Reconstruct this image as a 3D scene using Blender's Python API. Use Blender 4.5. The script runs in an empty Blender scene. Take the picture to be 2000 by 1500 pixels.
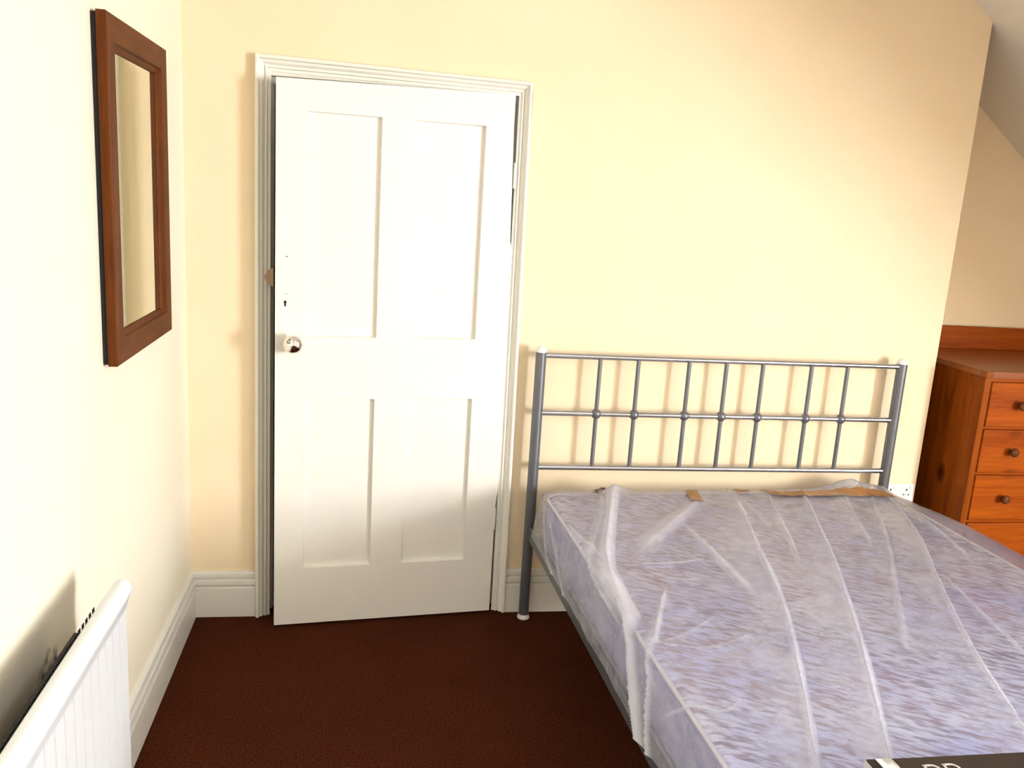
import bpy, bmesh, math, random
import numpy as np
from mathutils import Vector, Matrix, Euler
random.seed(7)
S = bpy.context.scene
C = S.collection

# ------------------------------------------------------------------ camera
cam_d = bpy.data.cameras.new('camera')
cam = bpy.data.objects.new('camera', cam_d); C.objects.link(cam)
CR = Vector((0.98614325, -0.15423424, 0.06110072))
CU = Vector((-0.02664379, 0.2162798, 0.9759678))
CF = Vector((0.16374251, 0.96407201, -0.20917348))
M = Matrix.Identity(4)
for i in range(3):
    M[i][0] = CR[i]; M[i][1] = CU[i]; M[i][2] = -CF[i]
M[0][3], M[1][3], M[2][3] = 0.64412578, -3.20273174, 1.6348976
cam.matrix_world = M
cam_d.sensor_fit = 'HORIZONTAL'; cam_d.sensor_width = 36.0
cam_d.lens = 1692.41573 / 2000 * 36.0
cam_d.clip_start = 0.02
S.camera = cam

# ------------------------------------------------------------------ sky, daylight, bed fill, exposure
W = bpy.data.worlds.new('sky'); S.world = W; W.use_nodes = True
bg = W.node_tree.nodes['Background']
bg.inputs[0].default_value = (0.72, 0.84, 1.0, 1); bg.inputs[1].default_value = 1.5
WIN_Y0, WIN_Y1, WIN_Z0, WIN_Z1, WIN_X = -5.15, -4.15, 0.85, 2.33, 5.7
ld = bpy.data.lights.new('daylight', 'AREA'); ld.shape = 'RECTANGLE'
ld.size = WIN_Z1 - WIN_Z0; ld.size_y = WIN_Y1 - WIN_Y0      # local x runs up, local y along the wall
ld.energy = 345; ld.color = (0.92, 0.955, 1.0)
lo = bpy.data.objects.new('daylight', ld); C.objects.link(lo)
lo.location = (WIN_X + 0.12, (WIN_Y0 + WIN_Y1) / 2, (WIN_Z0 + WIN_Z1) / 2)
lo.rotation_euler = (0, math.radians(90), 0)                 # shines towards -x
RLX0, RLX1, RLY0, RLY1, RLZ = 1.75, 2.40, -3.45, -2.60, 2.72    # unseen ceiling opening, added with its lamp to brighten the bed
l2 = bpy.data.lights.new('bed_fill', 'AREA'); l2.shape = 'RECTANGLE'
l2.size = RLX1 - RLX0; l2.size_y = RLY1 - RLY0
l2.energy = 18; l2.color = (0.80, 0.89, 1.0)
o2_ = bpy.data.objects.new('bed_fill', l2); C.objects.link(o2_)
o2_.location = ((RLX0 + RLX1) / 2, (RLY0 + RLY1) / 2, RLZ + .16)
vs = S.view_settings
S.display_settings.display_device = 'sRGB'
vs.view_transform = 'Standard'; vs.look = 'None'; vs.gamma = 1.0; vs.use_curve_mapping = False
vs.exposure = 0.55

# ------------------------------------------------------------------ helpers
ROOT = {}
def root_of(o):
    while o.parent: o = o.parent
    return o
def obj(name, bm, mat, parent=None, loc=(0, 0, 0), rotz=0.0, local=False, smooth=False, auto=None):
    """one mesh object; bm is in world coordinates unless local"""
    if parent is not None:
        mw = ROOT[root_of(parent)]
    else:
        mw = Matrix.Translation(loc) @ Matrix.Rotation(rotz, 4, 'Z')
    if not local: bm.transform(mw.inverted())
    me = bpy.data.meshes.new(name)
    bmesh.ops.recalc_face_normals(bm, faces=bm.faces[:]) if not getattr(bm, 'keepn', False) else None
    bm.to_mesh(me); bm.free()
    if smooth:
        me.polygons.foreach_set('use_smooth', [True] * len(me.polygons))
        if auto: me.set_sharp_from_angle(angle=math.radians(auto))
    for m in (mat if isinstance(mat, (list, tuple)) else [mat]): me.materials.append(m)
    o = bpy.data.objects.new(name, me); C.objects.link(o)
    if parent is not None: o.parent = parent
    else:
        o.matrix_world = mw; ROOT[o] = mw
    return o
def thing(name, label, cat, loc=(0, 0, 0), rotz=0.0, group=None, kind=None):
    o = bpy.data.objects.new(name, None); C.objects.link(o)
    o.empty_display_size = 0.1
    mw = Matrix.Translation(loc) @ Matrix.Rotation(rotz, 4, 'Z')
    o.matrix_world = mw; ROOT[o] = mw
    return tag(o, label, cat, group, kind)
def tag(o, label, cat, group=None, kind=None):
    o['label'] = label; o['category'] = cat
    if group: o['group'] = group
    if kind: o['kind'] = kind
    return o
def struct(name, bm, mat, label, cat, **k):
    return tag(obj(name, bm, mat, **k), label, cat, kind='structure')
def box(bm, x0, x1, y0, y1, z0, z1, bev=0.0, seg=2, mi=0):
    r = bmesh.ops.create_cube(bm, size=1.0)
    vsx = r['verts']
    for v in vsx:
        v.co = Vector((x0 + (v.co.x + .5) * (x1 - x0), y0 + (v.co.y + .5) * (y1 - y0), z0 + (v.co.z + .5) * (z1 - z0)))
    fs = {f for v in vsx for f in v.link_faces}
    for f in fs: f.material_index = mi
    if bev > 0:
        es = list({e for v in vsx for e in v.link_edges})
        bmesh.ops.bevel(bm, geom=es, offset=bev, segments=seg, profile=0.5, affect='EDGES', clamp_overlap=True)
    return bm
def BOX(*a, **k): return box(bmesh.new(), *a, **k)
def prism(bm, pts, axis, a0, a1):
    """extrude a closed 2-D outline along an axis; pts are the two other coordinates in xyz order"""
    def mk(p, a):
        if axis == 'x': return (a, p[0], p[1])
        if axis == 'y': return (p[0], a, p[1])
        return (p[0], p[1], a)
    A = [bm.verts.new(mk(p, a0)) for p in pts]; B = [bm.verts.new(mk(p, a1)) for p in pts]
    n = len(pts)
    bm.faces.new(A); bm.faces.new(B[::-1])
    for i in range(n): bm.faces.new((A[i], B[i], B[(i + 1) % n], A[(i + 1) % n]))
    return bm
def tube(bm, pts, r, n=12, caps=True, closed=False):
    pts = [Vector(p) for p in pts]; rings = []
    N = len(pts)
    up = Vector((0, 0, 1))
    for i, p in enumerate(pts):
        if closed: d = pts[(i + 1) % N] - pts[i - 1]
        else: d = pts[min(i + 1, N - 1)] - pts[max(i - 1, 0)]
        d.normalize()
        ref = up if abs(d.z) < 0.9 else Vector((1, 0, 0))
        a = d.cross(ref).normalized(); b = d.cross(a).normalized()
        rr = r[i] if isinstance(r, (list, tuple)) else r
        rings.append([bm.verts.new(p + (a * math.cos(2 * math.pi * k / n) + b * math.sin(2 * math.pi * k / n)) * rr) for k in range(n)])
    for i in range(N if closed else N - 1):
        A, B = rings[i], rings[(i + 1) % N]
        for k in range(n): bm.faces.new((A[k], A[(k + 1) % n], B[(k + 1) % n], B[k]))
    if caps and not closed:
        bm.faces.new(rings[0][::-1]); bm.faces.new(rings[-1])
    return bm
def lathe(bm, prof, center, axis=(0, 0, 1), n=24):
    """prof: list of (r, h) along the axis from center"""
    ax = Vector(axis).normalized(); ref = Vector((1, 0, 0)) if abs(ax.x) < .9 else Vector((0, 1, 0))
    a = ax.cross(ref).normalized(); b = ax.cross(a)
    c = Vector(center); rings = []
    for r, h in prof:
        if r < 1e-6: rings.append([bm.verts.new(c + ax * h)])
        else: rings.append([bm.verts.new(c + ax * h + (a * math.cos(2 * math.pi * k / n) + b * math.sin(2 * math.pi * k / n)) * r) for k in range(n)])
    for A, B in zip(rings, rings[1:]):
        for k in range(n):
            q = [A[k % len(A)], A[(k + 1) % len(A)], B[(k + 1) % len(B)], B[k % len(B)]]
            u = []
            for v in q:
                if v not in u: u.append(v)
            if len(u) > 2: bm.faces.new(u)
    for R in (rings[0], rings[-1]):
        if len(R) > 2: bm.faces.new(R)
    return bm
def ball_prof(r, h0=0.0, n=10):
    return [(r * math.sin(math.pi * i / n), h0 - r * math.cos(math.pi * i / n)) for i in range(n + 1)]

# ------------------------------------------------------------------ materials
class NT:
    def __init__(s, name):
        s.m = bpy.data.materials.new(name); s.m.use_nodes = True
        s.t = s.m.node_tree; s.b = s.t.nodes['Principled BSDF']; s.out = s.t.nodes['Material Output']
        s.tc = None
    def n(s, t, **k):
        x = s.t.nodes.new(t)
        for a, b in k.items(): setattr(x, a, b)
        return x
    def l(s, a, b): s.t.links.new(a, b)
    def coord(s, scale=(1, 1, 1), rot=(0, 0, 0), loc=(0, 0, 0)):
        if not s.tc: s.tc = s.n('ShaderNodeTexCoord')
        mp = s.n('ShaderNodeMapping'); mp.inputs['Scale'].default_value = scale
        mp.inputs['Rotation'].default_value = rot; mp.inputs['Location'].default_value = loc
        s.l(s.tc.outputs['Object'], mp.inputs['Vector']); return mp.outputs[0]
    def noise(s, vec, scale=5, detail=3, rough=.5, dist=0):
        x = s.n('ShaderNodeTexNoise'); x.inputs['Scale'].default_value = scale; x.inputs['Detail'].default_value = detail
        x.inputs['Roughness'].default_value = rough; x.inputs['Distortion'].default_value = dist
        s.l(vec, x.inputs['Vector']); return x.outputs['Fac']
    def ramp(s, fac, stops):
        x = s.n('ShaderNodeValToRGB'); e = x.color_ramp.elements
        while len(e) < len(stops): e.new(.5)
        for i, (p, c) in enumerate(stops):
            e[i].position = p; e[i].color = c if len(c) == 4 else (*c, 1)
        s.l(fac, x.inputs[0]); return x.outputs[0]
    def mix(s, fac, a, b, mode='MIX'):
        x = s.n('ShaderNodeMix', data_type='RGBA', blend_type=mode)
        for sock, v in ((x.inputs[0], fac), (x.inputs[6], a), (x.inputs[7], b)):
            if isinstance(v, (int, float)): sock.default_value = v
            elif isinstance(v, tuple): sock.default_value = v if len(v) == 4 else (*v, 1)
            else: s.l(v, sock)
        return x.outputs[2]
    def math(s, op, a, b=0.0, c=0.0, clamp=False):
        x = s.n('ShaderNodeMath', operation=op, use_clamp=clamp)
        for i, v in enumerate((a, b, c)):
            if isinstance(v, (int, float)): x.inputs[i].default_value = v
            else: s.l(v, x.inputs[i])
        return x.outputs[0]
    def bump(s, h, strength=.3, dist=.002, target=None):
        x = s.n('ShaderNodeBump'); x.inputs['Strength'].default_value = strength; x.inputs['Distance'].default_value = dist
        s.l(h, x.inputs['Height']); s.l(x.outputs[0], (target or s.b).inputs['Normal']); return x
    def base(s, col=None, rough=.5, metal=0, spec=None):
        if isinstance(col, tuple): s.b.inputs['Base Color'].default_value = col if len(col) == 4 else (*col, 1)
        elif col is not None: s.l(col, s.b.inputs['Base Color'])
        s.b.inputs['Roughness'].default_value = rough; s.b.inputs['Metallic'].default_value = metal
        if spec is not None: s.b.inputs['Specular IOR Level'].default_value = spec
        return s

def plaster(name, c1, c2, rough=.75, stain=None):
    t = NT(name); v = t.coord()
    col = t.ramp(t.noise(v, 2.2, 4, .6), [(.3, c1), (.7, c2)])
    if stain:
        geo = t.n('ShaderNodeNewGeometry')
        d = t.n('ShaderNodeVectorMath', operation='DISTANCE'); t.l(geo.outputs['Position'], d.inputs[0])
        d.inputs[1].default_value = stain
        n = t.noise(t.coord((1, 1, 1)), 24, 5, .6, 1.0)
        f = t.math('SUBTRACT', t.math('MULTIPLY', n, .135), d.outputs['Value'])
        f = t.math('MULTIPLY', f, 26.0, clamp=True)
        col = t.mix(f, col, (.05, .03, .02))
    t.base(col, rough, spec=.3)
    h = t.math('ADD', t.noise(v, 55, 4, .6), t.math('MULTIPLY', t.noise(v, 6, 2), 1.6))
    t.bump(h, .16, .004)
    return t.m
def gloss_paint(name, c, rough=.35, wear=False):
    t = NT(name); v = t.coord()
    col = t.ramp(t.noise(v, 3, 4, .6), [(.3, tuple(x * .96 for x in c)), (.7, c)])
    t.base(col, rough, spec=.4)
    t.bump(t.math('ADD', t.noise(t.coord((1, 1, .25)), 45, 3, .6), t.noise(v, 9, 3)), .22, .0022)
    return t.m
def pine(name, light, dark, scale, knots=1.0, seed=0.0, rough=.42, spec=.07):
    """scale: per-axis frequency, the small one being the grain direction"""
    t = NT(name); v = t.coord(scale, loc=(seed, seed * 1.7, seed * .6))
    n1 = t.noise(v, 1.0, 5, .62, .8)
    n2 = t.noise(t.coord(tuple(x * 5 for x in scale), loc=(seed, 0, 0)), 1.0, 4, .6, .2)
    f = t.math('ADD', t.math('MULTIPLY', n1, .7), t.math('MULTIPLY', n2, .3))
    col = t.ramp(f, [(.33, dark), (.5, tuple((a + b) / 2 for a, b in zip(light, dark))), (.64, light)])
    if knots:
        vo = t.n('ShaderNodeTexVoronoi', feature='F1'); vo.inputs['Scale'].default_value = 1.0
        ks = tuple(min(x, 12) * .5 if x > 4 else 3.2 for x in scale)
        t.l(t.coord(ks, loc=(seed + .3, seed + .9, seed)), vo.inputs['Vector'])
        sep = t.n('ShaderNodeSeparateColor'); t.l(vo.outputs['Color'], sep.inputs[0])
        rare = t.math('GREATER_THAN', sep.outputs[0], .45)
        k = t.math('MULTIPLY', t.ramp(vo.outputs['Distance'], [(.11, (1, 1, 1)), (.21, (0, 0, 0))]), rare)
        k = t.math('MULTIPLY', k, knots)
        col = t.mix(k, col, tuple(x * .35 for x in dark))
    t.base(col, rough, spec=spec)
    t.bump(f, .06, .002)
    return t.m
def plain(name, c, rough=.5, metal=0, spec=None):
    t = NT(name); t.base(c, rough, metal, spec)
    t.bump(t.noise(t.coord(), 60, 2), .03, .001)
    return t.m

M_wall = plaster('cream_wall_paint', (.86, .715, .495), (.89, .75, .54))
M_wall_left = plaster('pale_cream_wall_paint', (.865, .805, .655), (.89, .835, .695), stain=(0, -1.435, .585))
M_ceil = plaster('ceiling_paint', (.86, .82, .75), (.88, .84, .78))
M_white = gloss_paint('white_gloss_paint', (.87, .86, .80))
M_door = gloss_paint('door_gloss_paint', (.89, .88, .83), .38)
M_skirt = gloss_paint('skirting_gloss_paint', (.80, .80, .76), .35)
M_rad = gloss_paint('radiator_enamel', (.76, .785, .82), .28)
M_dark = plain('unlit_hall_black', (.004, .0035, .003), .9, spec=.05)  # near-black colour carries the shade of the unlit hall
M_fin = plain('grimy_steel', (.02, .018, .016), .7)
def metal(name, c, rough, m=1.0):
    t = NT(name); t.base(c, rough, m)
    t.bump(t.noise(t.coord(), 250, 2), .04, .0006); return t.m
M_silver = metal('silver_powder_coat', (.17, .18, .205), .36, .6)
M_bar = metal('bright_silver_tube', (.42, .43, .455), .22, .9)
M_chrome = metal('chrome', (.86, .86, .85), .06)
M_capm = plain('white_plastic', (.85, .85, .84), .25)
M_sock = plain('socket_plastic', (.85, .85, .86), .3)
M_brass = metal('brown_brass', (.36, .26, .17), .45, .4)
M_mahog = pine('mahogany_stained_wood', (.145, .043, .009), (.072, .019, .004), (26, 26, 2.2), knots=0, rough=.5)
M_mahogh = pine('mahogany_stained_rail', (.145, .043, .009), (.072, .019, .004), (26, 2.2, 26), knots=0, rough=.5)
M_gap = plain('gap_black', (.006, .005, .005), .8)
t = NT('mirror_glass'); t.base((.70, .735, .65), .015, 1.0); M_mirror = t.m
PL, PD = (.33, .082, .006), (.17, .030, .002)
M_pine_v = pine('pine_vertical', PL, PD, (30, 15, 1.4), 1.0, 3.1)
M_pine_h = pine('pine_horizontal', (.40, .088, .005), (.21, .034, .002), (1.5, 20, 26), .8, 1.3)
M_pine_t = pine('pine_top', (.33, .10, .022), (.20, .052, .011), (1.5, 22, 22), .6, 5.2, rough=.25, spec=.3)
M_knob = pine('dark_turned_wood', (.17, .06, .02), (.09, .028, .01), (30, 30, 30), 0, rough=.25)

# carpet
t = NT('brown_carpet'); v = t.coord()
col = t.ramp(t.noise(v, 190, 3, .8), [(.36, (.018, .0042, .0018)), (.64, (.155, .0440, .0175))])
col = t.mix(t.math('MULTIPLY', t.noise(v, 3.5, 4, .6), .5), col, (.040, .0075, .003))
t.base(col, .95, spec=.02)
t.bump(t.noise(v, 260, 3, .7), .9, .006); M_carpet = t.m

# mattress fabric: short slanting woven dashes
t = NT('mattress_fabric')
v = t.coord((1 / 24, 1 / 88, 1 / 24), rot=(0, 0, math.radians(-33)))
v.node.vector_type = 'TEXTURE'
n1 = t.noise(v, 1.0, 2.5, .5, .3)
n2 = t.noise(t.coord((1, 1, 1)), 3.0, 3, .6)
n3 = t.noise(t.coord((1, 1, 1), loc=(4, 9, 2)), 4.2, 3, .6)
lt = t.mix(t.ramp(n2, [(.38, (0, 0, 0)), (.62, (1, 1, 1))]), (.84, .87, 1.0), (.66, .69, 1.0))
dk = t.mix(t.ramp(n3, [(.4, (0, 0, 0)), (.6, (1, 1, 1))]), (.30, .28, .42), (.42, .33, .42))
col = t.mix(t.ramp(n1, [(.36, (1, 1, 1)), (.58, (0, 0, 0))]), lt, dk)
t.base(col, .8, spec=.2); t.bump(n1, .4, .004); M_matt = t.m
t = NT('mattress_border_fabric')
n1 = t.noise(t.coord((12, 12, 50)), 1.0, 3, .6)
t.base(t.ramp(n1, [(.3, (.42, .41, .62)), (.7, (.66, .66, .92))]), .8, spec=.2); t.bump(n1, .3, .003); M_border = t.m
M_piping = plain('piping_tape', (.86, .85, .90), .6)

# clear plastic film: hazier where the sheet stands off or is folded double
def film_material():
    t = NT('clear_plastic_film'); t.t.nodes.remove(t.b)
    at = t.n('ShaderNodeAttribute', attribute_name='haze')
    nz = t.noise(t.coord((1, 1, 1)), 9, 5, .65, 1.2)
    nf = t.noise(t.coord((60, 9, 20), rot=(0, 0, .3)), 1, 3, .6, 1.0)
    f = t.math('MULTIPLY_ADD', at.outputs['Fac'], .80, .13)
    f = t.math('ADD', f, t.math('MULTIPLY', t.math('SUBTRACT', nz, .5), .42))
    f = t.math('ADD', f, t.math('MULTIPLY', t.math('SUBTRACT', nf, .5), .14))
    f = t.math('MINIMUM', t.math('MAXIMUM', f, .06), .93)
    tr = t.n('ShaderNodeBsdfTransparent'); tr.inputs[0].default_value = (.97, .97, .985, 1)
    df = t.n('ShaderNodeBsdfDiffuse'); df.inputs[0].default_value = (.86, .89, 1.0, 1)
    tl = t.n('ShaderNodeBsdfTranslucent'); tl.inputs[0].default_value = (.88, .90, 1.0, 1)
    m1 = t.n('ShaderNodeMixShader'); m1.inputs[0].default_value = .4
    t.l(df.outputs[0], m1.inputs[1]); t.l(tl.outputs[0], m1.inputs[2])
    m2 = t.n('ShaderNodeMixShader'); t.l(f, m2.inputs[0]); t.l(tr.outputs[0], m2.inputs[1]); t.l(m1.outputs[0], m2.inputs[2])
    gl = t.n('ShaderNodeBsdfGlossy'); gl.inputs['Roughness'].default_value = .22; gl.inputs[0].default_value = (1, 1, 1, 1)
    fr = t.n('ShaderNodeFresnel'); fr.inputs[0].default_value = 1.45
    m3 = t.n('ShaderNodeMixShader'); t.l(t.math('MULTIPLY', fr.outputs[0], .8), m3.inputs[0])
    t.l(m2.outputs[0], m3.inputs[1]); t.l(gl.outputs[0], m3.inputs[2])
    b = t.n('ShaderNodeBump'); b.inputs['Strength'].default_value = .5; b.inputs['Distance'].default_value = .006
    h = t.math('ADD', t.noise(t.coord((1, 1, 1)), 28, 4, .6, 1.5), t.math('MULTIPLY', nf, .5))
    t.l(h, b.inputs['Height'])
    for x in (gl, df): t.l(b.outputs[0], x.inputs['Normal'])
    t.l(b.outputs[0], fr.inputs['Normal'])
    t.l(m3.outputs[0], t.out.inputs[0])
    return t.m
M_film = film_material()
t = NT('parcel_tape'); t.base(t.ramp(t.noise(t.coord(), 40, 3), [(.3, (.26, .115, .032)), (.7, (.40, .205, .07))]), .3)
M_tape = t.m
M_boxd = plain('dark_printed_card', (.030, .021, .016), .45)
M_boxg = plain('pale_grey_card', (.55, .55, .54), .6)
M_boxb = plain('black_print', (.012, .010, .009), .4)
t = NT('white_printed_stripe'); t.base(t.ramp(t.noise(t.coord((60, 20, 60)), 1, 3), [(.42, (.42, .41, .38)), (.58, (.85, .85, .83))]), .4)
M_boxw = t.m
M_letter = plain('silver_print', (.62, .60, .55), .35)

# ------------------------------------------------------------------ the room
FY0 = -5.5; AY = .42; BX = 2.957; XR = 4.62; DX = 5.7; DY = -1.80; DZ = 2.42
sz = lambda x: 2.402 - .80 * (x - 2.957)
struct('floor', BOX(-.1, 5.9, FY0 - .1, AY + .1, -.12, 0), M_carpet, 'dark brown carpet covering the whole bedroom floor', 'floor')
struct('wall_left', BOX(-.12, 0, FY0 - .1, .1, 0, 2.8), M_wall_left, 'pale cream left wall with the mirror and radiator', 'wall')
# back wall with the doorway
bm = bmesh.new()
DL, DR, DT = .262, 1.195, 2.012
box(bm, -.12, DL, 0, .12, 0, 2.8); box(bm, DR, BX, 0, .12, 0, 2.8); box(bm, DL, DR, 0, .12, DT, 2.8)
box(bm, BX - .12, BX, .12, AY, 0, 2.8)
struct('wall_back', bm, M_wall, 'cream back wall around the door and behind the headboard', 'wall')
struct('wall_alcove', BOX(BX - .12, 5.9, AY, AY + .1, 0, 2.8), M_wall, 'shaded cream wall at the back of the alcove above the pine chest', 'wall')
struct('wall_hallway', BOX(.0, 1.6, .75, .8, 0, 2.4), M_dark, 'hallway wall coloured black as the unlit space in the gap beside the door', 'wall')
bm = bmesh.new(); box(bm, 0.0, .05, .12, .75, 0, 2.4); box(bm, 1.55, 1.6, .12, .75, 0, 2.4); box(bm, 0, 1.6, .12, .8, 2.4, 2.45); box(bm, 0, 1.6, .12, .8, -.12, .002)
struct('wall_landing', bm, M_dark, 'landing enclosure coloured black as the unlit space behind the white door', 'wall')
struct('wall_front', BOX(-.1, 5.9, FY0 - .1, FY0, 0, 2.8), M_wall, 'cream wall behind the camera', 'wall')
bm = bmesh.new(); box(bm, XR, XR + .1, DY, AY, 0, sz(XR) + .1)
struct('wall_right', bm, M_wall, 'low cream knee wall under the sloping ceiling', 'wall')
bm = bmesh.new()
prism(bm, [(2.93, DZ + .05), (DX + .1, DZ + .05), (DX + .1, 0), (XR + .05, 0), (XR + .05, sz(XR + .05)), (2.93, sz(2.93))], 'y', DY, DY + .07)
struct('wall_dormer_cheek', bm, M_wall, 'cream side cheek of the dormer', 'wall')
bm = bmesh.new()
box(bm, DX, DX + .1, FY0, WIN_Y0, 0, 2.5); box(bm, DX, DX + .1, WIN_Y1, DY + .07, 0, 2.5)
box(bm, DX, DX + .1, WIN_Y0, WIN_Y1, 0, WIN_Z0); box(bm, DX, DX + .1, WIN_Y0, WIN_Y1, WIN_Z1, 2.5)
struct('wall_dormer', bm, M_wall, 'cream dormer wall around the window', 'wall')
XF = 2.957 - (2.72 - 2.402) / .80
bm = bmesh.new()
prism(bm, [(XF, sz(XF)), (XR + .1, sz(XR + .1)), (XR + .1, sz(XR + .1) + .1), (XF, sz(XF) + .1)], 'y', DY + .07, AY + .05)
prism(bm, [(XF, sz(XF)), (2.96, sz(2.96)), (2.96, sz(2.96) + .1), (XF, sz(XF) + .1)], 'y', FY0, DY + .07)
struct('ceiling', bm, M_ceil, 'off-white sloping ceiling over the alcove at top right', 'ceiling')
bm = bmesh.new()
box(bm, -.1, RLX0, FY0 - .1, AY + .05, RLZ, 2.82); box(bm, RLX1, XF + .03, FY0 - .1, AY + .05, RLZ, 2.82)
box(bm, RLX0, RLX1, FY0 - .1, RLY0, RLZ, 2.82); box(bm, RLX0, RLX1, RLY1, AY + .05, RLZ, 2.82)
struct('ceiling.001', bm, M_ceil, 'flat off-white ceiling above the door side of the room', 'ceiling')
struct('ceiling.002', BOX(2.9, DX + .1, FY0 - .1, DY + .07, DZ, DZ + .1), M_ceil, 'flat off-white ceiling inside the dormer', 'ceiling')
w = thing('window_1', 'white framed dormer window letting in the daylight', 'window', (DX, (WIN_Y0 + WIN_Y1) / 2, WIN_Z0), kind='structure')
fb = bmesh.new()
for a in ((WIN_Y0, WIN_Y0 + .04, WIN_Z0, WIN_Z1), (WIN_Y1 - .04, WIN_Y1, WIN_Z0, WIN_Z1), (WIN_Y0, WIN_Y1, WIN_Z0, WIN_Z0 + .04), (WIN_Y0, WIN_Y1, WIN_Z1 - .04, WIN_Z1)):
    box(fb, DX + .04, DX + .09, *a, bev=.004)
obj('window_frame', fb, M_white, w)
obj('window_sill', BOX(DX - .06, DX + .05, WIN_Y0 - .05, WIN_Y1 + .05, WIN_Z0 - .03, WIN_Z0, bev=.006), M_white, w)

w2 = thing('fill_opening', 'white framed opening added in the flat ceiling for fill above the bed foot', 'window', ((RLX0 + RLX1) / 2, (RLY0 + RLY1) / 2, RLZ), kind='structure')  # out of view, added so the bed fill has an opening
fb = bmesh.new()
for a in ((RLX0, RLX0 + .03, RLY0, RLY1), (RLX1 - .03, RLX1, RLY0, RLY1), (RLX0, RLX1, RLY0, RLY0 + .03), (RLX0, RLX1, RLY1 - .03, RLY1)):
    box(fb, *a, RLZ + .08, RLZ + .14, bev=.003)
obj('window_frame', fb, M_white, w2)
# skirting: plain board, two quirks and a rounded top
SK = [(0, 0), (.020, 0), (.022, .118), (.0205, .1225), (.009, .1245), (.009, .1295), (.0185, .1315), (.0185, .1470), (.0170, .1505), (.006, .1525), (.006, .1580), (.0135, .1600), (.013, .174), (.010, .1795), (0, .181)]
def skirt_back(x0, x1):
    bm = bmesh.new(); return prism(bm, [(-d, z) for d, z in SK], 'x', x0, x1)
bm = bmesh.new(); prism(bm, [(d, z) for d, z in SK], 'y', FY0, 0)
struct('baseboard_left', bm, M_skirt, 'white moulded skirting board along the left wall behind the radiator', 'skirting board')
struct('baseboard_back', skirt_back(.0, .2395), M_skirt, 'short white moulded skirting board between left corner and door', 'skirting board')
struct('baseboard_back.001', skirt_back(1.211, BX), M_skirt, 'white moulded skirting board right of the door behind the bed leg', 'skirting board')

# ------------------------------------------------------------------ door casing
AP = [(0, 0), (0, .024), (.003, .031), (.0085, .033), (.013, .031), (.0155, .023), (.018, .0215), (.0225, .0205), (.027, .016), (.030, .0095), (.0325, .0085), (.034, .0145), (.0385, .0150), (.041, .0085), (.050, .0075), (.052, .006), (.052, 0)]
tr = thing('trim_1', 'white moulded wooden casing around the door', 'door casing', (.7, 0, 0), kind='structure')
XL0, XL1, XRT, XRB, ZTL, ZTR = .239, .239, 1.193, 1.211, 2.060, 2.041
def casing(path):
    """path: per station (outer point, inward direction scaled for the mitre)"""
    bm = bmesh.new(); rings = []
    for (px, pz), (dx, dz) in path:
        rings.append([bm.verts.new((px + dx * u, -h, pz + dz * u)) for u, h in AP])
    for A, B in zip(rings, rings[1:]):
        for k in range(len(AP)): bm.faces.new((A[k], A[(k + 1) % len(AP)], B[(k + 1) % len(AP)], B[k]))
    bm.faces.new(rings[0]); bm.faces.new(rings[-1][::-1]); return bm
obj('casing', casing([((XL1, 0), (1, 0)), ((XL0, ZTL), (1, -1.06))]), M_white, tr)
obj('casing', casing([((XRB, 0.004), (-1, 0)), ((XRT, ZTR), (-.86, -.93))]), M_white, tr)
obj('casing', casing([((XL0, ZTL), (1, -1.06)), ((XRT, ZTR), (-.86, -.93))]), M_white, tr)
jb = bmesh.new(); box(jb, DL - .01, DL + .022, -.004, .118, 0, DT); box(jb, DL + .022, DL + .034, .048, .118, 0, DT - .02)
obj('jamb', jb, M_white, tr)
jb = bmesh.new(); box(jb, DR - .018, DR + .004, .0, .118, 0, DT); box(jb, DR - .055, DR - .018, .058, .118, 0, DT - .02)
obj('jamb', jb, M_white, tr)
jb = bmesh.new(); box(jb, DL, DR, -.004, .118, DT - .018, DT + .004); box(jb, DL, DR, .045, .118, DT - .04, DT - .018)
obj('jamb', jb, M_white, tr)
# half-round keep plate on the left casing
bm = bmesh.new()
pts = [(.303, 1.345)] + [(.300 - .027 * math.sin(math.pi * i / 10) ** .7, 1.343 - .066 * i / 10) for i in range(11)] + [(.303, 1.276)]
prism(bm, pts, 'y', -.031, -.008)
o = obj('keep_plate', bm, M_brass, tr); o['label'] = 'brown half-round metal keep plate'

# ------------------------------------------------------------------ door, ajar on its right-hand hinges
DA = math.radians(6.416)
dr = thing('door_1', 'white four-panel door standing slightly ajar', 'door', (.318, -.113, 0), DA, kind='structure')
TH = .036
UU = [0, .104, .3535, .471, .7205, .832]; ZZ = [.010, .235, .885, 1.112, 1.8795, 1.985]
PAN = [(1, 1), (3, 1), (1, 3), (3, 3)]
def dtop(u, z):            # the head of the leaf has dropped on the latch side, and its hinge edge is planed
    if z > 1.95: z += -.007 + .016 * u / .832
    if u > .83: u = .836 if z < .5 else (.842 if z < 1.45 else .832 - .011 * min(1, (z - 1.48) / .4))
    return u, z
bm = bmesh.new()
def dv(u, y, z):
    u, z = dtop(u, z); return bm.verts.new((u, y, z))
zs_f = ZZ
for i in range(5):
    for j in range(5):
        if (i, j) in PAN: continue
        u0, u1, z0, z1 = UU[i], UU[i + 1], ZZ[j], ZZ[j + 1]
        if i == 4:
            zl = [z0] + [z for z in (.45, .52, 1.44, 1.48, 1.62, 1.74) if z0 < z < z1] + [z1]
        else: zl = [z0, z1]
        for za, zb in zip(zl, zl[1:]): bm.faces.new([dv(u0, 0, za), dv(u1, 0, za), dv(u1, 0, zb), dv(u0, 0, zb)])
REC = .018; CH = .003
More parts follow.
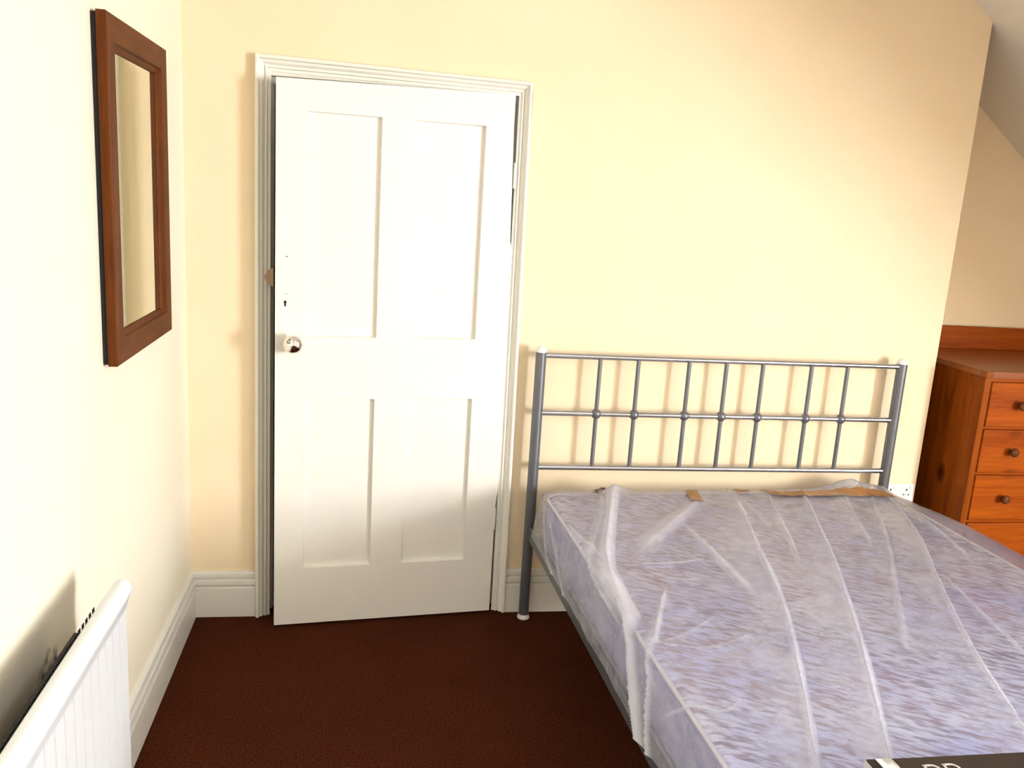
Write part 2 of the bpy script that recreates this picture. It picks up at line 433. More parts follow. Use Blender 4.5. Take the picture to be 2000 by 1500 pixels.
for (i, j) in PAN:
    u0, u1, z0, z1 = UU[i], UU[i + 1], ZZ[j], ZZ[j + 1]
    A = [(u0, z0), (u1, z0), (u1, z1), (u0, z1)]; B = [(u0 + CH, z0 + CH), (u1 - CH, z0 + CH), (u1 - CH, z1 - CH), (u0 + CH, z1 - CH)]
    for k in range(4):
        a, b = A[k], A[(k + 1) % 4]; c, d = B[(k + 1) % 4], B[k]
        bm.faces.new([dv(a[0], 0, a[1]), dv(b[0], 0, b[1]), dv(c[0], REC, c[1]), dv(d[0], REC, d[1])])
# edges and back
zl = [.010, .235, .45, .52, .885, 1.112, 1.44, 1.48, 1.62, 1.74, 1.8795, 1.985]
for za, zb in zip(zl, zl[1:]):
    bm.faces.new([dv(.832, 0, za), dv(.832, TH, za), dv(.832, TH, zb), dv(.832, 0, zb)])
    bm.faces.new([dv(0, 0, za), dv(0, 0, zb), dv(0, TH, zb), dv(0, TH, za)])
bm.faces.new([dv(0, 0, .010), dv(0, TH, .010), dv(.832, TH, .010), dv(.832, 0, .010)])
bm.faces.new([dv(0, 0, 1.985), dv(.832, 0, 1.985), dv(.832, TH, 1.985), dv(0, TH, 1.985)])
for za, zb in zip(zl, zl[1:]):
    bm.faces.new([dv(0, TH, za), dv(0, TH, zb), dv(.832, TH, zb), dv(.832, TH, za)])
bmesh.ops.remove_doubles(bm, verts=bm.verts[:], dist=.0004)
obj('leaf', bm, M_door, dr, local=True)
for (i, j) in PAN:
    bm = BOX(UU[i] + .002, UU[i + 1] - .002, REC - .0005, REC + .006, ZZ[j] + .002, ZZ[j + 1] - .002)
    obj('panel', bm, M_door, dr, local=True)
bm = bmesh.new()
lathe(bm, [(.011, .0), (.011, .018), (.016, .022)] + [(max(.0001, .0355 * math.sin(a)), .050 - .029 * math.cos(a)) for a in [math.radians(d) for d in range(32, 181, 8)]], (.061, 0, 1.094), (0, -1, 0), 32)
kn = obj('knob', bm, M_chrome, dr, local=True, smooth=True, auto=40); kn['label'] = 'round polished chrome door knob'
bm = bmesh.new(); lathe(bm, [(.024, 0), (.024, .003), (.018, .006), (.012, .007)], (.061, 0, 1.094), (0, -1, 0), 32)
obj('rose', bm, M_chrome, kn, local=True, smooth=True, auto=40)
# keyhole with its painted-over escutcheon, old screw holes
bm = bmesh.new(); lathe(bm, [(.026, -.001), (.026, .0012), (.024, .0018)], (.036, 0, 1.228), (0, -1, 0), 28)
es = obj('escutcheon', bm, M_door, dr, local=True)
bm = bmesh.new(); prism(bm, [(.0335 + .0052 * math.cos(a), 1.2345 + .0052 * math.sin(a)) for a in [math.radians(-50 + 280 * k / 14) for k in range(15)]] + [(.0310, 1.219), (.0362, 1.219)], 'y', -.0024, -.0005)
obj('keyhole', bm, M_gap, es, local=True)
for (u, z, r) in ((.038, 1.392, .0026), (.037, 1.262, .0018), (.034, 1.2515, .0026), (.039, 1.2495, .0022)):
    bm = bmesh.new(); lathe(bm, [(r, -.001), (r * .9, .0008)], (u, 0, z), (0, -1, 0), 10)
    obj('screw_hole', bm, M_gap, dr, local=True)
for z in (.40, 1.715):
    bm = bmesh.new(); tube(bm, [(.8355, .004, z - .045), (.8355, .004, z + .045)], .0055, 12)
    obj('hinge', bm, M_door, dr, local=True)

# ------------------------------------------------------------------ mirror on the left wall
mr = thing('wall_mirror', 'tall mirror in a dark brown wooden frame hung on the left wall', 'mirror', (0, -.69, 1.17))
Y0, Y1, Z0, Z1 = -.986, -.394, 1.170, 1.996; FW = .066
obj('gap_shade_board', BOX(.001, .0135, Y0 + .004, Y1 - .004, Z0 + .004, Z1 - .004), M_gap, mr)  # black colour stands in for the shaded gap between frame and wall
def fpiece(side):
    """frame side with a stepped inner lip, mitred"""
    prof = [(0, .013), (0, .034), (.002, .036), (FW - .006, .036), (FW - .004, .034), (FW - .002, .029), (FW + .003, .027), (FW + .010, .024), (FW + .012, .021), (FW + .012, .013)]
    cs = {'n': ((Y0, Z0), (Y0, Z1), (1, 1), (1, -1)), 'f': ((Y1, Z0), (Y1, Z1), (-1, 1), (-1, -1)),
          'b': ((Y0, Z0), (Y1, Z0), (1, 1), (-1, 1)), 't': ((Y0, Z1), (Y1, Z1), (1, -1), (-1, -1))}[side]
    bm = bmesh.new(); R = []
    for (p, d) in ((cs[0], cs[2]), (cs[1], cs[3])):
        R.append([bm.verts.new((h, p[0] + d[0] * u, p[1] + d[1] * u)) for u, h in prof])
    n = len(prof)
    for k in range(n): bm.faces.new((R[0][k], R[0][(k + 1) % n], R[1][(k + 1) % n], R[1][k]))
    bm.faces.new(R[0]); bm.faces.new(R[1][::-1]); return bm
for s_ in 'nf': obj('frame_stile', fpiece(s_), M_mahog, mr)
for s_ in 'bt': obj('frame_rail', fpiece(s_), M_mahogh, mr)
obj('glass', BOX(.014, .019, Y0 + FW, Y1 - FW, Z0 + FW, Z1 - FW), M_mirror, mr)

# ------------------------------------------------------------------ radiator
rd = thing('panel_radiator', 'white fluted panel radiator with a rolled top edge on the left wall', 'radiator', (0, -1.9, .15))
RY1, RY0 = -1.333, -2.60
RT, RB = .768, .17
prof = []
y = RY1
fl = [RY1 - .0575 - .0485 * k for k in range(25)]
prof.append((.130, RY1 + .0)); 
for c in fl:
    prof += [(.130, c + .0026), (.122, c + .0024), (.122, c - .0024), (.130, c - .0026)]
prof.append((.130, RY0))
bm = bmesh.new()
prism(bm, prof + [(.118, RY0), (.118, RY1)], 'z', RB, .706)
obj('front_panel', bm, M_rad, rd)
bm = bmesh.new()
cs = [(.118, .700), (.131, .700)] + [(.122 + .0215 * math.cos(a), .7435 + .0245 * math.sin(a)) for a in [math.radians(d) for d in range(-48, 181, 12)]] + [(.1005, .735), (.110, .730), (.118, .725)]
prism(bm, cs, 'y', RY0, RY1 + .002)
obj('top_roll', bm, M_rad, rd, smooth=True, auto=35)
obj('back_panel', BOX(.050, .058, RY0, RY1 - .09, RB, .69), M_fin, rd)
bm = bmesh.new()
box(bm, .0835, .0905, RY0, RY1 - .105, RB + .03, .722)
yy = RY1 - .082
while yy > RY0:
    prism(bm, [(.0885, .719), (.0900, .719), (.0900, .7435), (.0885, .7435)], 'y', yy - .0115, yy)
    yy -= .0225
o = obj('convector_fin', bm, M_fin, rd); o['label'] = 'dark zigzag convector fin'
for yb in (-1.46, -2.4):
    bm = bmesh.new(); box(bm, .001, .006, yb - .02, yb + .02, .30, .60); box(bm, .006, .060, yb - .004, yb + .004, .36, .58)
    obj('bracket', bm, M_fin, rd)
bm = bmesh.new(); tube(bm, [(.09, RY1 - .10, RB + .02), (.09, RY1 - .02, RB + .02), (.09, RY1 - .015, .0)], .0075, 10)
obj('pipe', bm, M_rad, rd, smooth=True, auto=40)

# ------------------------------------------------------------------ wall socket
sk = thing('wall_socket', 'white double wall socket half hidden beside the right bed post', 'socket', (2.875, 0, .465))
obj('face_plate', BOX(2.802, 2.948, -.010, 0, .465, .551, bev=.004), M_sock, sk)
for cx in (2.838, 2.912):
    bm = bmesh.new()
    box(bm, cx - .0028, cx + .0028, -.0106, -.009, .524, .533); box(bm, cx - .0145, cx - .0075, -.0106, -.009, .5045, .5095); box(bm, cx + .0075, cx + .0145, -.0106, -.009, .5045, .5095)
    obj('pin_holes', bm, M_gap, sk)
    obj('switch', BOX(cx - .006 + .02, cx + .006 + .02, -.0125, -.009, .533, .547, bev=.001), M_sock, sk)

# ------------------------------------------------------------------ chest of drawers in the alcove
ch = thing('chest_of_drawers', 'orange pine chest of drawers with wooden knobs in the alcove', 'chest of drawers', (3.45, .1, 0))
CX0, CX1, CY0, CY1 = 3.050, 3.95, -.185, .405
bm = bmesh.new()
box(bm, CX0, CX0 + .022, CY0 + .004, CY1 - .01, 0, 1.058, bev=.002)
obj('side_panel', bm, M_pine_v, ch)
obj('side_panel', BOX(CX1 - .022, CX1, CY0 + .004, CY1 - .01, 0, 1.058, bev=.002), M_pine_v, ch)
obj('back_panel', BOX(CX0 + .022, CX1 - .022, CY1 - .018, CY1 - .01, .05, 1.058), M_pine_h, ch)
# top with clipped front corners and rounded edge
c = .035
bm = bmesh.new()
o2 = [(CX0 - .012, CY1), (CX0 - .012, CY0 - .016 + c), (CX0 - .012 + c * .3, CY0 - .016 + c * .28), (CX0 - .012 + c, CY0 - .016), (CX1 + .012 - c, CY0 - .016), (CX1 + .012, CY0 - .016 + c), (CX1 + .012, CY1)]
prism(bm, o2, 'z', 1.058, 1.082)
bmesh.ops.bevel(bm, geom=[e for e in bm.edges if abs(e.verts[0].co.z - e.verts[1].co.z) < 1e-6], offset=.005, segments=2, affect='EDGES')
obj('top_board', bm, M_pine_t, ch)
obj('upstand', BOX(CX0 - .010, CX1 + .010, CY1 - .022, CY1, 1.081, 1.186, bev=.004), M_pine_h, ch)
rails = [1.046, .852, .660, .455, .240, .045]
fr = bmesh.new()
for z in rails: box(fr, CX0 + .022, CX1 - .022, CY0 + .006, CY0 + .03, z - .005, z + .005 + (.009 if z > 1 else 0))
obj('front_rails', fr, M_pine_h, ch)
obj('corner_post', BOX(CX0 + .001, CX0 + .030, CY0, CY0 + .02, 0, 1.058, bev=.002), M_pine_v, ch)
obj('corner_post', BOX(CX1 - .030, CX1 - .001, CY0, CY0 + .02, 0, 1.058, bev=.002), M_pine_v, ch)
obj('plinth', BOX(CX0 + .03, CX1 - .03, CY0 + .012, CY0 + .028, 0, .037, bev=.002), M_pine_h, ch)
for a, b in zip(rails, rails[1:]):
    d = obj('drawer', BOX(CX0 + .033, CX1 - .033, CY0 - .004, CY0 + .35, b + .0065, a - .0065, bev=.004), M_pine_h, ch)
    for kx in (CX0 + .168, CX1 - .168):
        bm = bmesh.new()
        zc = (a + b) / 2 + .002
        lathe(bm, [(.008, -.002), (.008, .008), (.011, .012), (.0165, .017), (.0185, .023), (.017, .029), (.011, .033), (.0001, .0345)], (kx, CY0 - .004, zc), (0, -1, 0), 20)
        obj('knob', bm, M_knob, d, smooth=True, auto=50)

# ------------------------------------------------------------------ bed frame
TB = .037
e1 = Vector((math.cos(TB), math.sin(TB), 0)); e2 = Vector((math.sin(TB), -math.cos(TB), 0))
bf = thing('metal_bed_frame', 'silver metal double bed frame with a barred headboard against the wall', 'bed', (2.02, -.065, 0))
G = -.066; XP = (1.281, 2.762)
for x in XP:
    bm = bmesh.new(); tube(bm, [(x, G, .014), (x, G, 1.082)], .0205, 20)
    p = obj('headboard_post', bm, M_silver, bf, smooth=True, auto=40)
    bm = bmesh.new(); lathe(bm, [(.0208, 0), (.0208, .006), (.019, .013), (.014, .019), (.007, .022), (.0001, .023)], (x, G, 1.080), (0, 0, 1), 20)
    q = obj('post_cap', bm, M_capm, p, smooth=True, auto=60); q['label'] = 'white domed plastic cap'
    bm = bmesh.new(); lathe(bm, [(.024, 0), (.025, .006), (.0215, .012), (.0212, .018)], (x, G, 0), (0, 0, 1), 20)
    obj('foot_glide', bm, M_capm, p, smooth=True, auto=40)
BZ = (1.068, .846, .630)
for z in BZ:
    bm = bmesh.new(); tube(bm, [(XP[0] + .015, G, z), (XP[1] - .015, G, z)], .0106, 14)
    obj('crossbar', bm, M_bar, bf, smooth=True, auto=40)
for x in (1.511, 1.662, 1.866, 2.018, 2.169, 2.374, 2.528):
    bm = bmesh.new(); tube(bm, [(x, G, BZ[2] + .006), (x, G, BZ[0] - .006)], .0083, 12)
    r = obj('headboard_rod', bm, M_silver, bf, smooth=True, auto=40)
    bm = bmesh.new(); lathe(bm, ball_prof(.020), (x, G, BZ[1]), (0, 0, 1), 16)
    obj('ball_joint', bm, M_silver, r, smooth=True)
RL = 2.12
def rail_pt(side, t): 
    return Vector((XP[0] + .002, G, 0)) + e2 * t if side == 0 else Vector((XP[1] - .002, G, 0)) + e2 * t + Vector((.0, 0, 0))
for side in (0, 1):
    bm = bmesh.new(); s_ = 1 if side == 0 else -1
    # angle section: upright web and an inward ledge
    P = [(-.008, .340), (-.008, .392), (-.005, .394), (.000, .394), (.000, .350), (.045, .350), (.045, .340)]
    rings = []
    for t_ in (.012, RL):
        b0 = rail_pt(side, t_)
        rings.append([bm.verts.new(b0 + e1 * (u * s_) + Vector((0, 0, z))) for u, z in P])
    n = len(P)
    for k in range(n): bm.faces.new((rings[0][k], rings[0][(k + 1) % n], rings[1][(k + 1) % n], rings[1][k]))
    bm.faces.new(rings[0]); bm.faces.new(rings[1][::-1])
    obj('side_rail', bm, M_silver, bf)
    bm = bmesh.new(); b0 = rail_pt(side, RL)
    tube(bm, [b0 + Vector((0, 0, 0)), b0 + Vector((0, 0, .40))], .0205, 16)
    obj('foot_leg', bm, M_silver, bf, smooth=True, auto=40)
bm = bmesh.new(); a, b = rail_pt(0, RL), rail_pt(1, RL)
tube(bm, [a + Vector((0, 0, .37)), b + Vector((0, 0, .37))], .0145, 14)
obj('foot_rail', bm, M_silver, bf, smooth=True, auto=40)
for k in range(12):
    a, b = rail_pt(0, .12 + k * .17), rail_pt(1, .12 + k * .17)
    bm = bmesh.new()
    q = [a + e1 * .004 - e2 * .025, b - e1 * .004 - e2 * .025, b - e1 * .004 + e2 * .025, a + e1 * .004 + e2 * .025]
    lo_ = [bm.verts.new(p + Vector((0, 0, .350))) for p in q]; hi = [bm.verts.new(p + Vector((0, 0, .362))) for p in q]
    bm.faces.new(lo_[::-1]); bm.faces.new(hi)
    for i in range(4): bm.faces.new((lo_[i], lo_[(i + 1) % 4], hi[(i + 1) % 4], hi[i]))
    obj('slat', bm, M_pine_h, bf)

# ------------------------------------------------------------------ mattress (local frame: x across, y towards the foot is negative)
MO = Vector((1.308, -.165, 0)); MWd, MLn, ZT, ZB = 1.425, 1.98, .560, .365
mt = thing('mattress', 'double mattress with grey and lilac dash pattern on the bed', 'mattress', (MO.x, MO.y, ZB), TB)
def rrect(x0, x1, y0, y1, r, n=6):
    P = []
    for cx, cy, a0 in ((x1 - r, y1 - r, 0), (x0 + r, y1 - r, 90), (x0 + r, y0 + r, 180), (x1 - r, y0 + r, 270)):
        P += [(cx + r * math.cos(math.radians(a0 + 90 * k / n)), cy + r * math.sin(math.radians(a0 + 90 * k / n))) for k in range(n + 1)]
    return P
bm = bmesh.new()
levels = [(.02, 0), (.004, .012), (0, .04), (0, .15), (.004, .183), (.02, .193), (.08, .196), (.3, .197)]
rings = []
for ins, h in levels:
    rings.append([bm.verts.new((x, y, h)) for x, y in rrect(ins, MWd - ins, -MLn + ins, -ins, max(.07 - ins * .2, .03))])
for A, B in zip(rings, rings[1:]):
    for k in range(len(A)): bm.faces.new((A[k], A[(k + 1) % len(A)], B[(k + 1) % len(A)], B[k]))
bm.faces.new(rings[0][::-1]); bm.faces.new(rings[-1])
for f in bm.faces: f.material_index = 1 if (abs(f.normal.z) < .6 or f.calc_center_median().z < .1) else 0
bm.normal_update()
for f in bm.faces: f.material_index = 1 if (abs(f.normal.z) < .6) else 0
obj('mattress_body', bm, [M_matt, M_border], mt, local=True, smooth=True, auto=50)
for h, ins in ((.187, .002), (.010, .002)):
    bm = bmesh.new(); tube(bm, [(x, y, h) for x, y in rrect(ins, MWd - ins, -MLn + ins, -ins, .07, 8)], .0055, 8, closed=True)
    obj('piping', bm, M_piping, mt, local=True, smooth=True)

# ------------------------------------------------------------------ plastic film over the mattress
cv = thing('plastic_mattress_cover', 'translucent creased plastic film draped over the mattress', 'plastic cover', (MO.x, MO.y, ZB), TB)
HT = ZT + .009 - ZB            # film height above the mattress base
RC = .022
SKL = .175
def across(a):
    """cross-section: a<0 left skirt, 0..MWd top, beyond: right skirt -> (s, z, ns, nz)"""
    off = .006
    q = RC * math.pi / 2
    if a < RC:
        d = RC - a
        if d < q:
            th = d / RC; return (RC - RC * math.sin(th) - off, HT - RC + RC * math.cos(th), -math.sin(th), math.cos(th))
        dd = d - q; return (-off - .030 * (dd / .17) ** 1.2, HT - RC - dd, -1, .15)
    if a > MWd - RC:
        d = a - (MWd - RC)
        if d < q:
            th = d / RC; return (MWd - RC + RC * math.sin(th) + off, HT - RC + RC * math.cos(th), math.sin(th), math.cos(th))
        dd = d - q; return (MWd + off + .012 * (dd / .17), HT - RC - dd, 1, .1)
    return (a, HT, 0, 1)
def along(b):
    q = RC * math.pi / 2
    if b < RC:
        d = RC - b
        if d < q:
            th = d / RC; return (RC - RC * math.sin(th) - .006, RC - RC * math.cos(th))
        return (-.006 - .01 * (d - q) / .1, RC + d - q)
    if b > MLn - RC:
        d = b - (MLn - RC)
        if d < q:
            th = d / RC; return (MLn - RC + RC * math.sin(th) + .006, RC - RC * math.cos(th))
        return (MLn + .006, RC + d - q)
    return (b, 0.0)
NA, NB = 330, 360
av = np.linspace(-SKL, MWd + SKL, NA); bv = np.linspace(-.09, MLn + .12, NB)
AC = np.array([across(a) for a in av]); AL = np.array([along(b) for b in bv])
AA, BB = np.meshgrid(av, bv, indexing='ij')
s = np.repeat(AC[:, 0:1], NB, 1); z = np.repeat(AC[:, 1:2], NB, 1)
ns = np.repeat(AC[:, 2:3], NB, 1); nz = np.repeat(AC[:, 3:4], NB, 1)
tt = np.repeat(AL[None, :, 0], NA, 0); dz = np.repeat(AL[None, :, 1], NA, 0)
z = z - np.where(AA < 0, dz * .3, np.where(AA > MWd, dz * .3, dz))
haze = np.zeros_like(s); h = np.zeros_like(s); sh = np.zeros_like(s)
rng = np.random.RandomState(4)
def lf(a, b, sc, k):
    """smooth pseudo-noise"""
    o = np.zeros_like(a); r2 = np.random.RandomState(k)
    for i in range(7):
        th = r2.rand() * 6.28; f = sc * (.6 + r2.rand() * 1.3); ph = r2.rand() * 6.28
        o += np.sin((a * math.cos(th) + b * math.sin(th)) * f + ph + 1.3 * np.sin((a * math.sin(th) - b * math.cos(th)) * f * .5 + ph))
    return o / 7
def poly_dist(P):
    """distance to a polyline in (a,b), signed (positive on its left looking from head to foot = larger a), and the fraction along it"""
    best = np.full_like(AA, 1e9); sg = np.zeros_like(AA); fr_ = np.zeros_like(AA)
    L = [0]
    for p, q in zip(P, P[1:]): L.append(L[-1] + math.hypot(q[0] - p[0], q[1] - p[1]))
    for i, (p, q) in enumerate(zip(P, P[1:])):
        vx, vy = q[0] - p[0], q[1] - p[1]; l2 = vx * vx + vy * vy
        k = np.clip(((AA - p[0]) * vx + (BB - p[1]) * vy) / l2, 0, 1)
        dx, dy = AA - p[0] - k * vx, BB - p[1] - k * vy
        d = np.hypot(dx, dy); m = d < best
        best = np.where(m, d, best); sg = np.where(m, np.sign(vy * dx - vx * dy), sg)
        fr_ = np.where(m, (L[i] + k * math.sqrt(l2)) / L[-1], fr_)
    return best, sg, fr_
def smooth_poly(P, n=5):
    """Catmull-Rom through the given points"""
    Q = [P[0]] + list(P) + [P[-1]]; out = []
    for i in range(1, len(Q) - 2):
        p0, p1, p2, p3 = Q[i - 1], Q[i], Q[i + 1], Q[i + 2]
        for k in range(n):
            u = k / n
            out.append(tuple(.5 * (2 * p1[c] + (p2[c] - p0[c]) * u + (2 * p0[c] - 5 * p1[c] + 4 * p2[c] - p3[c]) * u * u + (3 * p1[c] - p0[c] - 3 * p2[c] + p3[c]) * u ** 3) for c in (0, 1)))
    out.append(P[-1]); return out
# (polyline, ridge height, ridge half-width, ridge haze, band width on the low-a side, band haze, end taper)
FOLDS = [
 ([(0.739, 0.02), (0.671, 0.299), (0.584, 0.572), (0.466, 0.963), (0.32, 1.323), (0.177, 1.648), (.06, 1.95)], .017, .014, .75, .120, .45, 0),
 ([(1.046, 0.03), (0.919, 0.357), (0.782, 0.703), (0.572, 1.172), (0.368, 1.585), (.2, 1.93)], .019, .013, .85, .095, .50, 0),
 ([(1.410, 0.02), (1.244, 0.466), (1.053, 0.832), (0.846, 1.247), (0.705, 1.584), (.55, 1.95)], .014, .010, .80, .130, .45, 0),
 ([(1.332, 0.06), (1.075, 0.551), (0.87, 0.892), (0.638, 1.279)], .008, .010, .45, .03, .15, 1),
 ([(1.096, 0.797), (1.026, 1.065), (0.979, 1.271), (.95, 1.5)], .007, .009, .55, .02, .1, 1),
 ([(0.411, 0.339), (0.408, 0.644), (0.406, 0.927)], .010, .022, .55, .03, .1, 1),
 ([(0.29, -0.04), (0.196, 0.233), (0.049, 0.663), (0.015, 0.928), (-0.001, 1.043), (-0.072, 1.124), (-0.148, 1.229), (-0.22, 1.315)], .022, .031, 1.0, .06, .5, 0),
 ([(0.235, -0.04), (0.15, 0.25), (0.015, .60), (-.02, .85), (-.035, 1.0)], .010, .010, .55, .02, .2, 1),
 ([(0.161, 0.846), (0.051, 1.078), (-0.012, 1.203), (-0.087, 1.259), (-0.206, 1.343)], .014, .012, .8, .02, .3, 0),
 ([(0.64, 0.055), (0.392, 0.339), (0.143, 0.63)], .010, .050, .60, .02, .1, 1),
 ([(0.895, 0.02), (0.723, 0.535), (0.662, 0.697)], .010, .012, .55, .06, .35, 1),
 ([(0.76, 0.03), (0.73, .25), (.70, .45)], .006, .009, .4, .05, .2, 1),
 ([(1.22, .04), (1.06, .42), (.98, .62)], .006, .012, .35, .06, .3, 1),
 ([(-0.032, 0.10), (-0.128, 0.371), (-0.202, 0.56)], .006, .007, .6, .01, .1, 1),
 ([(0.012, 0.013), (-0.133, 0.184), (-0.195, 0.426)], .006, .006, .6, .01, .1, 1),
 ([(0.124, 0.686), (0.292, 0.676), (0.374, 0.642)], .006, .008, .5, .01, .1, 1),
 ([(0.124, 0.70), (0.20, 0.78), (0.30, 0.80)], .004, .006, .4, .01, .1, 1),
 ([(0.016, 1.153), (0.116, 1.109), (0.246, 1.008)], .005, .006, .5, .01, .1, 1),
 ([(0.016, 1.153), (0.15, 1.18), (0.30, 1.12)], .005, .006, .45, .01, .1, 1),
 ([(-0.093, 1.312), (0.052, 1.443), (0.137, 1.392)], .005, .006, .5, .01, .1, 1),
 ([(0.007, 0.295), (0.034, 0.663)], .004, .005, .5, .01, .1, 1),
 ([(0.02, 0.24), (0.10, 0.20)], .004, .005, .5, .01, .1, 1),
 ([(1.38, .15), (1.33, .50), (1.26, .75)], .006, .008, .35, .03, .2, 1),
]
wob = lf(AA, BB, 16, 11) * .010
for P, hh, ww, hz, bw, bh, tap in FOLDS:
    P = smooth_poly(P); d, sg, fr_ = poly_dist(P)
    d = np.abs(d + wob * .35 * min(1, bw / .06))
    T = np.clip(np.minimum(fr_, 1 - fr_) * 6, 0, 1) if tap else np.clip(fr_ * 10, .25, 1)
    w = ww * (.75 + .25 * lf(AA, BB, 9, 3) + .35 * fr_)
    core = np.clip(1 - d / w, 0, 1)
    prof_ = core ** 1.4
    flank = np.exp(-d / (w * 2.6)) * .35
    h += hh * T * (prof_ * .75 + flank)
    # the ridge leans over towards the low-a side like a pressed pleat
    sh -= .011 * T * core ** 2 * (hh / .018)
    haze += 1.15 * hz * T * np.where(sg > 0, np.clip(1 - d / (w * .8), 0, 1), np.clip(1 - d / (w * 1.25), 0, 1)) ** .8
    bwid = bw * (.35 + .75 * np.sin(np.clip(fr_, 0, 1) * math.pi) + .25 * lf(AA, BB, 12, 8))
    band = np.clip(1.15 - d / np.maximum(bwid * 1.25, 1e-3), 0, 1) ** .9 * (.7 + .5 * lf(AA * 1.0, BB * .5, 30, 71)) * (sg < 0)
    band = np.clip(band, 0, 1)
    haze += bh * T * band
    h += .006 * T * band * np.clip(bw / .1, 0, 1)
# slack, stand-off and the heaped end at the back edge
h += .0022 * (lf(AA, BB, 26, 21) + .7) + .0016 * np.abs(lf(AA, BB, 70, 22))
haze += .16 * lf(AA, BB, 13, 31) + .10 * np.abs(lf(AA, BB, 45, 32))
hump = np.exp(-((AA - 1.27) / .11) ** 2 - ((BB - .0) / .055) ** 2)
h += hump * (.046 + .014 * lf(AA, BB, 60, 41)); haze += .25 * hump
hump2 = np.exp(-((AA - .285) / .045) ** 2 - ((BB - .0) / .06) ** 2); h += .016 * hump2; haze += .35 * hump2
haze += .22 * np.clip((AA < -.01) * 1.0, 0, 1)
edge = np.exp(-((BB - .01) / .05) ** 2); h += edge * .006 * np.abs(lf(AA, BB, 40, 51))
bulge = np.exp(-((AA - (MWd + .02)) / .07) ** 2) * np.clip((BB - .05) / .4, 0, 1)
h += .040 * bulge
skirtside = np.clip(-AA / .12, 0, 1); h += skirtside * .006 * lf(AA * .4, BB, 30, 61)
under = np.clip((AA - .16) / .05, 0, 1) * np.clip((BB - 1.66) / .04, 0, 1)
h = h * (1 - under) + .002 * under
h = np.maximum(h, .0)
s2 = s + ns * h + sh * nz; z2 = z + nz * h
z2 = np.maximum(z2, .004)
verts = np.stack([s2, -tt, z2], -1).reshape(-1, 3)
idx = np.arange(NA * NB).reshape(NA, NB)
quads = np.stack([idx[:-1, :-1], idx[:-1, 1:], idx[1:, 1:], idx[1:, :-1]], -1).reshape(-1, 4)
me = bpy.data.meshes.new('film')
me.vertices.add(len(verts)); me.vertices.foreach_set('co', verts.astype(np.float32).ravel())
me.loops.add(len(quads) * 4); me.loops.foreach_set('vertex_index', quads.astype(np.int32).ravel())
me.polygons.add(len(quads)); me.polygons.foreach_set('loop_start', np.arange(0, len(quads) * 4, 4, dtype=np.int32))
me.polygons.foreach_set('use_smooth', np.ones(len(quads), dtype=bool))
me.update(calc_edges=True); me.validate()
at = me.attributes.new('haze', 'FLOAT', 'POINT'); at.data.foreach_set('value', np.clip(haze, -.2, 1.1).astype(np.float32).ravel())
me.materials.append(M_film)
film = bpy.data.objects.new('film', me); C.objects.link(film); film.parent = cv
def film_z(a, b):
    i = int(np.argmin(np.abs(av - a))); j = int(np.argmin(np.abs(bv - b))); return float(z2[i, j])
# scraps of brown parcel tape stuck along the head end of the film
def tape(pts_l, pts_r, crumple=.003, seed=1):
    r = random.Random(seed); bm = bmesh.new(); rows = []
    N = 14
    def lerp(P, u):
        u *= len(P) - 1; i = min(int(u), len(P) - 2); f = u - i
        return (P[i][0] * (1 - f) + P[i + 1][0] * f, P[i][1] * (1 - f) + P[i + 1][1] * f)
    for k in range(N * (len(pts_l) - 1) + 1):
        u = k / (N * (len(pts_l) - 1)); p, q = lerp(pts_l, u), lerp(pts_r, u); row = []
        for m in range(5):
            f = m / 4; a = p[0] * (1 - f) + q[0] * f; b = p[1] * (1 - f) + q[1] * f
            row.append((a, -b, film_z(a, b) + .0025 + crumple * r.random()))
        rows.append(row)
    top = [[bm.verts.new(v) for v in row] for row in rows]
    bot = [[bm.verts.new((v[0], v[1], v[2] - .0006)) for v in row] for row in rows]
    for i in range(len(rows) - 1):
        for m in range(4):
            bm.faces.new((top[i][m], top[i + 1][m], top[i + 1][m + 1], top[i][m + 1]))
            bm.faces.new((bot[i][m], bot[i][m + 1], bot[i + 1][m + 1], bot[i + 1][m]))
        for m in (0, 4): bm.faces.new((top[i][m], top[i + 1][m], bot[i + 1][m], bot[i][m]))
    for i in (0, -1):
        for m in range(4): bm.faces.new((top[i][m], top[i][m + 1], bot[i][m + 1], bot[i][m]))
    return obj('parcel_tape', bm, M_tape, cv, local=True, smooth=True, auto=50)
tape([(.195, -.02), (.235, -.02)], [(.195, .03), (.238, .012)], .006, 2)
tape([(.555, .024), (.600, .030)], [(.526, .150), (.567, .172)], .003, 3)
tape([(.755, .018), (.812, .024)], [(.765, .045), (.818, .045)], .004, 4)
tape([(.860, .030), (1.00, .045), (1.127, .052), (1.26, .050), (1.375, .060)], [(.885, .075), (1.00, .098), (1.127, .100), (1.30, .105), (1.395, .15)], .004, 5)

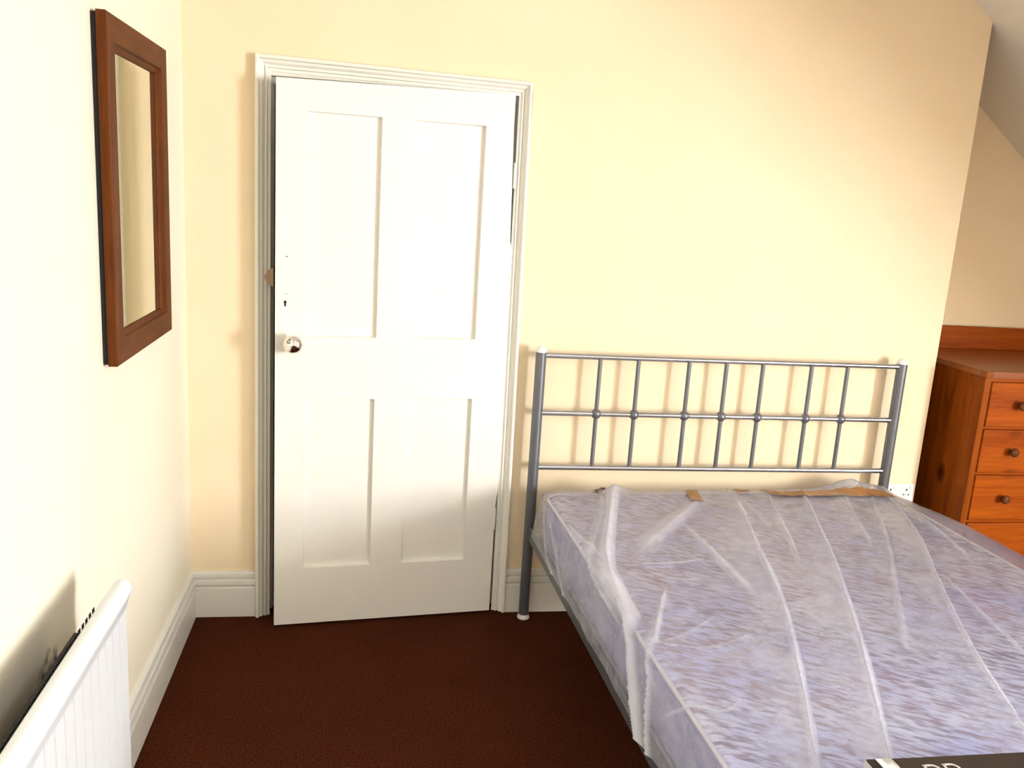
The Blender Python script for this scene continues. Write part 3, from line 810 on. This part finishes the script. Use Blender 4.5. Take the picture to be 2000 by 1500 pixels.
# ------------------------------------------------------------------ printed box on the foot of the bed
BX0, BX1, BYB, BYF, BZ0, BZ1 = 1.580, 2.06, -1.893, -2.10, .574, .650
bx = thing('printed_box', 'dark printed cardboard box with a white stripe at the foot of the bed', 'box', ((BX0 + BX1) / 2, BYF, BZ0))
obj('carton', BOX(BX0 + .001, BX1, BYF, BYB, BZ0, BZ1, bev=.0015), M_boxd, bx)
obj('side_panel', BOX(BX0 - .0005, BX0 + .002, BYF + .001, BYB - .001, BZ0 + .001, BZ1 - .001), M_boxg, bx)
def stripe(name, x0, x1, mat, sl=.006):
    bm = bmesh.new(); prism(bm, [(x0, BYB - .001), (x1, BYB - .001), (x1 + sl, BYF + .001), (x0 + sl, BYF + .001)], 'z', BZ1 - .0005, BZ1 + .0008)
    return obj(name, bm, mat, bx)
stripe('black_stripe', BX0 + .002, BX0 + .020, M_boxb); stripe('white_stripe', BX0 + .020, BX0 + .053, M_boxw)
stripe('black_stripe', BX0 + .053, BX0 + .057, M_boxb)
def letter(x):
    """round-shouldered capital: stem and bowls, read from the foot of the bed"""
    bm = bmesh.new(); w_, hgt, th = .026, .052, .0045; y1 = -1.916
    def strip(P, closed=False):
        N = len(P); A = []; B = []
        for i, p in enumerate(P):
            q0 = P[max(i - 1, 0)]; q1 = P[min(i + 1, N - 1)]
            d = Vector((q1[0] - q0[0], q1[1] - q0[1])).normalized(); nrm = Vector((-d.y, d.x)) * th / 2
            A.append((p[0] + nrm.x, p[1] + nrm.y)); B.append((p[0] - nrm.x, p[1] - nrm.y))
        va = [bm.verts.new((a[0], a[1], BZ1 + .0006)) for a in A]; vb = [bm.verts.new((b[0], b[1], BZ1 + .0006)) for b in B]
        vc = [bm.verts.new((a[0], a[1], BZ1 - .001)) for a in A]; vd = [bm.verts.new((b[0], b[1], BZ1 - .001)) for b in B]
        for i in range(N - 1):
            bm.faces.new((va[i], va[i + 1], vb[i + 1], vb[i])); bm.faces.new((va[i], va[i + 1], vc[i + 1], vc[i])); bm.faces.new((vb[i], vb[i + 1], vd[i + 1], vd[i]))
    strip([(x, y1), (x, y1 - hgt)])
    strip([(x, y1 - th / 2)] + [(x + w_ * .5 + w_ * .5 * math.sin(a), y1 - th / 2 - .014 + .014 * math.cos(a)) for a in [math.radians(10 * k) for k in range(19)]] + [(x, y1 - th / 2 - .028)])
    return obj('letter', bm, M_letter, bx)
letter(1.684); letter(1.724)
